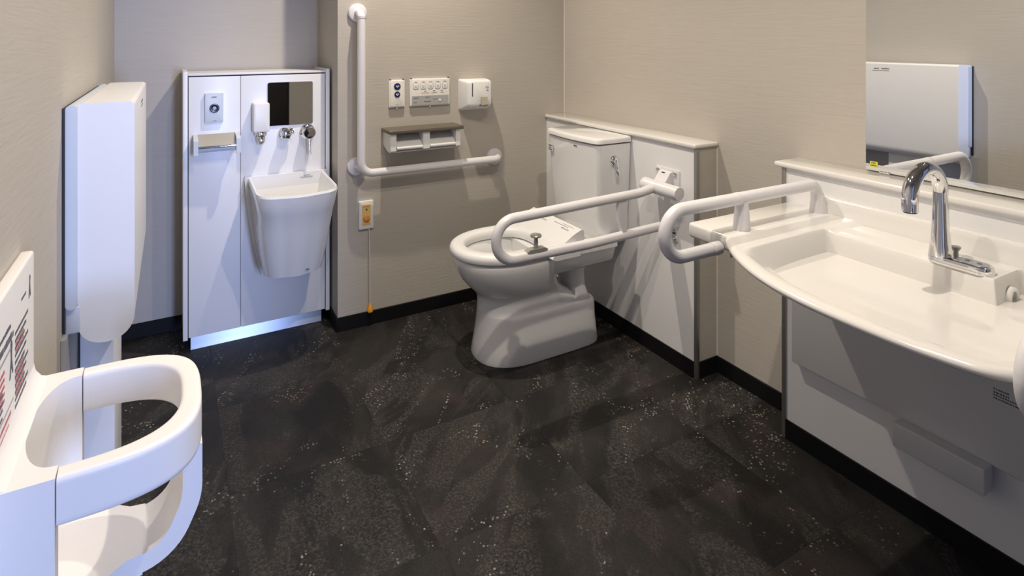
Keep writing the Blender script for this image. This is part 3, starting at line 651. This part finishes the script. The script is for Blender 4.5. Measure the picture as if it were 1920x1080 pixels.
lathe('overflow_hole', (1.575, 0.594, 0.695), (0, -1, 0), [(0.0105, -0.004), (0.0105, 0.0015), (0, 0.0015)], 'plastic_grey', t)
lathe('drain', (1.535, 0.545, 0.6265), (0, 0, 1), [(0.026, -0.004), (0.026, 0.003), (0.02, 0.005), (0.016, 0.003), (0.0, 0.003)], 'chrome', t)

def basin_rail(name, y, label, midpost):
    t = thing(name, (1.4, y, ZT), label, 'grab rail', 'washbasin grab rails')
    r = 0.0162
    pth = fillet([(1.642, y, ZT+0.002), (1.630, y, 0.826), (1.041, y, 0.828), (1.041, y, 0.711), (1.222, y, 0.711)], [0, 0.032, 0.0585, 0.0585, 0], 14)
    tube('rail_tube', pth, r, 'rail_white', t, 20)
    lathe('end_cap', (1.222, y, 0.711), (1, 0, 0), [(0.0168, -0.022), (0.0172, -0.020), (0.0172, 0.006), (0.015, 0.009), (0, 0.010)], 'rail_white', t)
    lathe('end_screw', (1.222, y, 0.6945), (0, 0, -1), [(0.004, 0), (0.004, 0.002), (0, 0.003)], 'aluminium', t, 10)
    loft('rear_foot', lathe_rings((1.645, y, ZT), (-0.12, 0, 1), [(0.026, 0.0005), (0.0255, 0.004), (0.021, 0.03), (0.0178, 0.05), (0.0165, 0.056)], 20), 'rail_white', t)
    loft('middle_post', lathe_rings((1.315, y, ZT), (0, 0, 1), [(0.023, 0.0005), (0.0225, 0.004), (0.0185, 0.05), (0.0165, 0.075)], 20), 'rail_white', t)
    tube('sleeve', [(1.293, y, 0.8272), (1.302, y, 0.8272)], 0.0172, 'rail_white', t, 20)
    return t
basin_rail('washbasin_rail', 1.085, 'white tubular grab rail on the washbasin side shelf nearest the toilet', True)
basin_rail('washbasin_rail', 0.375, 'white tubular grab rail at the right edge of the picture', True)

# tap
FX, FY, FZ = 1.536, 0.715, ZT-0.007
t = thing('tap', (FX, 0.68, FZ), 'tall curved chrome washbasin tap with long base plate', 'tap')
plate('base_plate', 'z', FX+0.004, 0.677, 0.050, 0.128, FZ, FZ+0.017, 0.0245, 'chrome', t, 0.003)
plate('button_inlay', 'z', FX+0.004, 0.652, 0.032, 0.062, FZ+0.0165, FZ+0.0185, 0.0155, 'brushed_steel', t)
for yy in (0.663, 0.640): lathe('button_mark', (FX+0.004, yy, FZ+0.0185), (0, 0, 1), [(0.005, 0), (0.005, 0.0008), (0, 0.001)], 'print_grey', t, 12)
sp = []; rad = []
zz0 = FZ+0.015
for z, r in ((0.0, 0.0245), (0.004, 0.0240), (0.03, 0.0205), (0.07, 0.0175), (0.11, 0.0160), (0.145, 0.0152)):
    sp.append((FX, FY, zz0+z)); rad.append(r)
RC = 0.065
for k in range(1, 17):
    a = PI*k/16*0.98; sp.append((FX-RC+RC*math.cos(a), FY, zz0+0.145+RC*math.sin(a)*0.92)); rad.append(0.0152+0.0012*k/16)
lx, _, lz = sp[-1]; sp.append((lx+0.001, FY, lz-0.020)); rad.append(0.0164); sp.append((lx+0.001, FY, lz-0.030)); rad.append(0.0160)
tube('spout', sp, rad, 'chrome', t, 24)
lathe('aerator', (lx+0.001, FY, lz-0.030), (0, 0, -1), [(0.0135, 0), (0.0135, 0.003), (0.0, 0.003)], 'dark_gap', t)
lathe('popup_knob', (FX+0.036, 0.700, FZ+0.000), (0, 0, 1), [(0.006, 0), (0.005, 0.022), (0.010, 0.030), (0.010, 0.033), (0, 0.034)], 'dull_silver', t, 16)

# large mirror over the basin
t = thing('basin_mirror', (XR, 0.3, 0.863), 'large frameless wall mirror above the washbasin', 'mirror')
box('backing', XR-0.004, XR-0.0005, -0.62, 1.024, 0.866, 1.95, 'print_grey', t)
box('glass', XR-0.0085, XR-0.004, -0.62, 1.024, 0.866, 1.95, 'mirror_glass', t)
box('clip', XR-0.012, XR-0.0005, 0.955, 0.985, 0.8625, 0.868, 'chrome', t, 0.001, 1)
box('clip', XR-0.012, XR-0.0005, -0.30, -0.27, 0.8625, 0.868, 'chrome', t, 0.001, 1)
q = box('sticker', XR-0.0092, XR-0.0085, 0.990, 1.012, 0.876, 0.892, 'sticker_yellow', t)
strokes('printed_text', (XR-0.0092, 1.010, 0.879), (0, -1, 0), (0, 0, 1), (-1, 0, 0), [(0, 0, 0.018, 0.004), (0.007, 0.002, 0.016, 0.004)], 'print_grey', q, seed=81)

t = thing('basin_apron', (1.66, 0.5, 0.24), 'grey white cover panel under the washbasin', 'cover panel')
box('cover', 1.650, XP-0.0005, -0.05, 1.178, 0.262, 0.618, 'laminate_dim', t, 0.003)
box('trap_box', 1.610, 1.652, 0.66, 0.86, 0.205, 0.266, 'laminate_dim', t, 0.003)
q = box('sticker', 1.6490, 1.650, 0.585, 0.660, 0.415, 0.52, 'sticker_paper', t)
strokes('printed_text', (1.649, 0.658, 0.42), (0, -1, 0), (0, 0, 1), (-1, 0, 0), [(0.001, 0, 0.07, 0.004), (0.008, 0, 0.06, 0.004), (0.014, 0.0, 0.03, 0.005), (0.022, 0, 0.03, 0.004), (0.075, 0.005, 0.07, 0.006), (0.084, 0.005, 0.07, 0.006), (0.093, 0.005, 0.07, 0.005)], 'print_grey', q, seed=82)

# ================================================================== CHANGING TABLE (folded up on the left wall)
t = thing('changing_table', (-0.14, 1.95, 0.0), 'white folded baby changing table on the left wall', 'changing table')
def cprof(): return [(-0.1245+p, 0.843+q) for p, q in rrect(0.105, 0.530, 0.010, 8, 0.050)]
prism('folded_bed', cprof(), 'xz', 1.602, 2.312, 'plastic_white', t, 0.003, 2)
prism('backing_tray', [(-0.1875+p, 0.885+q) for p, q in rrect(0.021, 0.440, 0.009, 6)], 'xz', 1.594, 2.310, 'plastic_cool', t, 0.002, 2)
box('gap_shade', XL+0.0005, -0.1985, 1.588, 2.31, 0.62, 1.10, 'dark_gap', t)  # dark strip stands in for the shade between tray and wall
box('bearing_block', -0.199, -0.172, 1.600, 2.31, 0.610, 0.668, 'plastic_cool', t, 0.003)
box('wall_plate', XL+0.0005, -0.194, 1.57, 2.25, 0.0, 0.612, 'plastic_grey', t)
box('support_post', -0.190, -0.120, 1.755, 1.986, 0.0, 0.60, 'plastic_white', t, 0.004)
strokes('printed_text', (-0.0719, 1.965, 1.060), (0, 1, 0), (0, 0, 1), (1, 0, 0), [(0, -0.01, 0.085, 0.004), (0.010, -0.01, 0.035, 0.008), (0.010, 0.048, 0.078, 0.007)], 'print_grey', t, seed=91)

# ================================================================== BABY SEAT (left foreground)
SYC, SW = 1.038, 0.141
t = thing('baby_seat', (-0.19, SYC, 0.3), 'white wall mounted baby chair with round guard in the left foreground', 'baby chair')
bo = box('back_board', XL+0.0005, -0.185, 0.86, 1.178, 0.30, 0.922, 'seat_ivory', t, 0.004)
rows_g = [(0.105, 0.02, 0.135, 0.010), (0.122, 0.05, 0.12, 0.006), (0.132, 0.185, 0.215, 0.004)]
strokes('printed_text', (-0.185, 0.90, 0.745), (0, 1, 0), (0, 0, 1), (1, 0, 0), rows_g+[(0.010*k-0.01, 0.145, 0.205+0.012*(k % 3), 0.005) for k in range(1, 12)]+[(0.055-0.010*k, 0.0, 0.075, 0.0045) for k in range(4)], 'print_grey', bo, seed=95)
strokes('printed_warning', (-0.185, 0.90, 0.745), (0, 1, 0), (0, 0, 1), (1, 0, 0), [(0.078-0.009*k, 0.02, 0.085, 0.005) for k in range(5)]+[(0.0055+0.010*k, 0.148, 0.20, 0.0035) for k in (1, 2, 3, 4, 7, 8)]+[(0.008, 0.02, 0.12, 0.005), (-0.004, 0.02, 0.11, 0.005)], 'print_red', bo, seed=96)
box('printed_bar', -0.185, -0.1846, 0.905, 1.03, 0.838, 0.842, 'print_pale', bo)
box('printed_bar', -0.185, -0.1846, 0.90, 1.035, 0.765, 0.768, 'print_pale', bo)
prism('printed_figure', [(1.012, 0.80), (1.018, 0.80), (1.022, 0.815), (1.03, 0.802), (1.033, 0.804), (1.026, 0.825), (1.028, 0.845), (1.022, 0.85), (1.018, 0.845), (1.020, 0.825)], 'yz', -0.185, -0.1845, 'print_grey', bo)
prism('printed_figure', [(1.135, 0.862), (1.139, 0.862), (1.142, 0.872), (1.146, 0.862), (1.149, 0.864), (1.144, 0.884), (1.147, 0.892), (1.141, 0.896), (1.139, 0.884)], 'yz', -0.185, -0.1845, 'print_grey', bo)
# U shaped plan curve of the guard
def ucurve(half, front, corner_n=3.0, xs=-0.120, n=48):
    """open curve from (xs, +half) round the front to (xs, -half)"""
    pts = []
    for k in range(n+1):
        a = PI/2-PI*k/n; c, s = math.cos(a), math.sin(a)
        pts.append((xs+(front-xs)*abs(c)**(2/corner_n), SYC+half*math.copysign(abs(s)**(2/corner_n), s)))
    return pts
uo = ucurve(SW, 0.040, 3.2, n=64); ui = ucurve(SW-0.027, 0.013, 2.9, n=64)
rings = []
for (ox, oy), (ix, iy) in zip(uo, ui):
    d = Vector((ox-ix, oy-iy)); zt_, zb_ = 0.722, 0.662; e = 0.005
    u_ = d.normalized()*e
    def q_(side, k, z):      # point k*e in from the inner (side 0) or outer (side 1) face
        return (ix+u_.x*k, iy+u_.y*k, z) if side == 0 else (ox-u_.x*k, oy-u_.y*k, z)
    rings.append([q_(0, 0, zb_+1.8*e), q_(0, 0, zt_-1.8*e), q_(0, 0, zt_-e), q_(0, 0.3, zt_-0.3*e), q_(0, 1, zt_), q_(0, 1.8, zt_), q_(1, 1.8, zt_), q_(1, 1, zt_), q_(1, 0.3, zt_-0.3*e), q_(1, 0, zt_-e), q_(1, 0, zt_-1.8*e),
                  q_(1, 0, zb_+1.8*e), q_(1, 0, zb_+e), q_(1, 0.3, zb_+0.3*e), q_(1, 1, zb_), q_(1, 1.8, zb_), q_(0, 1.8, zb_), q_(0, 1, zb_), q_(0, 0.3, zb_+0.3*e), q_(0, 0, zb_+e)])
loft('guard_ring', rings, 'seat_ivory', t, sharp=45)
# back shell, hollowed in a half round
def shell_plan(inset=0.0, deep=-0.168):
    h = SW-inset; hi_ = SW-0.027
    pts = [(-0.186, SYC-h), (-0.1215, SYC-h), (-0.1215, SYC-hi_)]
    for k in range(1, 24):
        a = -PI/2+PI*k/24; pts.append((-0.1215-(-0.1215-deep)*abs(math.cos(a))**0.8, SYC+hi_*math.sin(a)))
    pts += [(-0.1215, SYC+hi_), (-0.1215, SYC+h), (-0.186, SYC+h)]
    return pts
prism('back_shell', shell_plan(), 'xy', 0.30, 0.722, 'seat_ivory', t, 0.004, 2)
prism('shell_fillet', [(-0.186, 0.716), (-0.186, 0.75), (-0.183, 0.735), (-0.176, 0.725), (-0.166, 0.7215), (-0.166, 0.716)], 'xz', SYC-SW+0.002, SYC+SW-0.002, 'seat_ivory', t)
# seat pan flaring back from the crotch post
prism('seat_pan', [(-0.186, SYC-0.139), (-0.125, SYC-0.135), (-0.09, SYC-0.085), (-0.055, SYC-0.056), (-0.035, SYC-0.052), (-0.035, SYC+0.052), (-0.055, SYC+0.056), (-0.09, SYC+0.085), (-0.125, SYC+0.135), (-0.186, SYC+0.139)], 'xy', 0.500, 0.530, 'seat_ivory', t, 0.006, 3)
path = fillet([(-0.055, 0, 0.515), (-0.005, 0, 0.515), (0.027, 0, 0.585), (0.027, 0, 0.66)], [0, 0.06, 0.09, 0], 8)
rings = []
for i, p in enumerate(path):
    a = path[max(0, i-1)]; c = path[min(len(path)-1, i+1)]; tg = (c-a).normalized(); nn = Vector((-tg.z, 0, tg.x))*0.0125
    hw = 0.052
    ring = []
    for sy_, k in ((-1, 1), (1, 1), (1, -1), (-1, -1)):
        ring.append((p.x+nn.x*k, SYC+sy_*hw, p.z+nn.z*k))
    rings.append(ring)
bm = bmesh.new(); bloft(bm, rings)
bmesh.ops.bevel(bm, geom=[e for e in bm.edges if len(e.link_faces) == 2 and e.calc_face_angle(0) > 0.8], offset=0.004, segments=2, profile=0.5, affect='EDGES')
finish('crotch_guard', bm, 'seat_ivory', t)
plate('lock_stud', 'x-', SYC+0.085, 0.690, 0.008, 0.010, 0.0135, 0.0085, 0.003, 'plastic_white', t)

for o in bpy.data.objects:
    if '_o' in o: del o['_o']
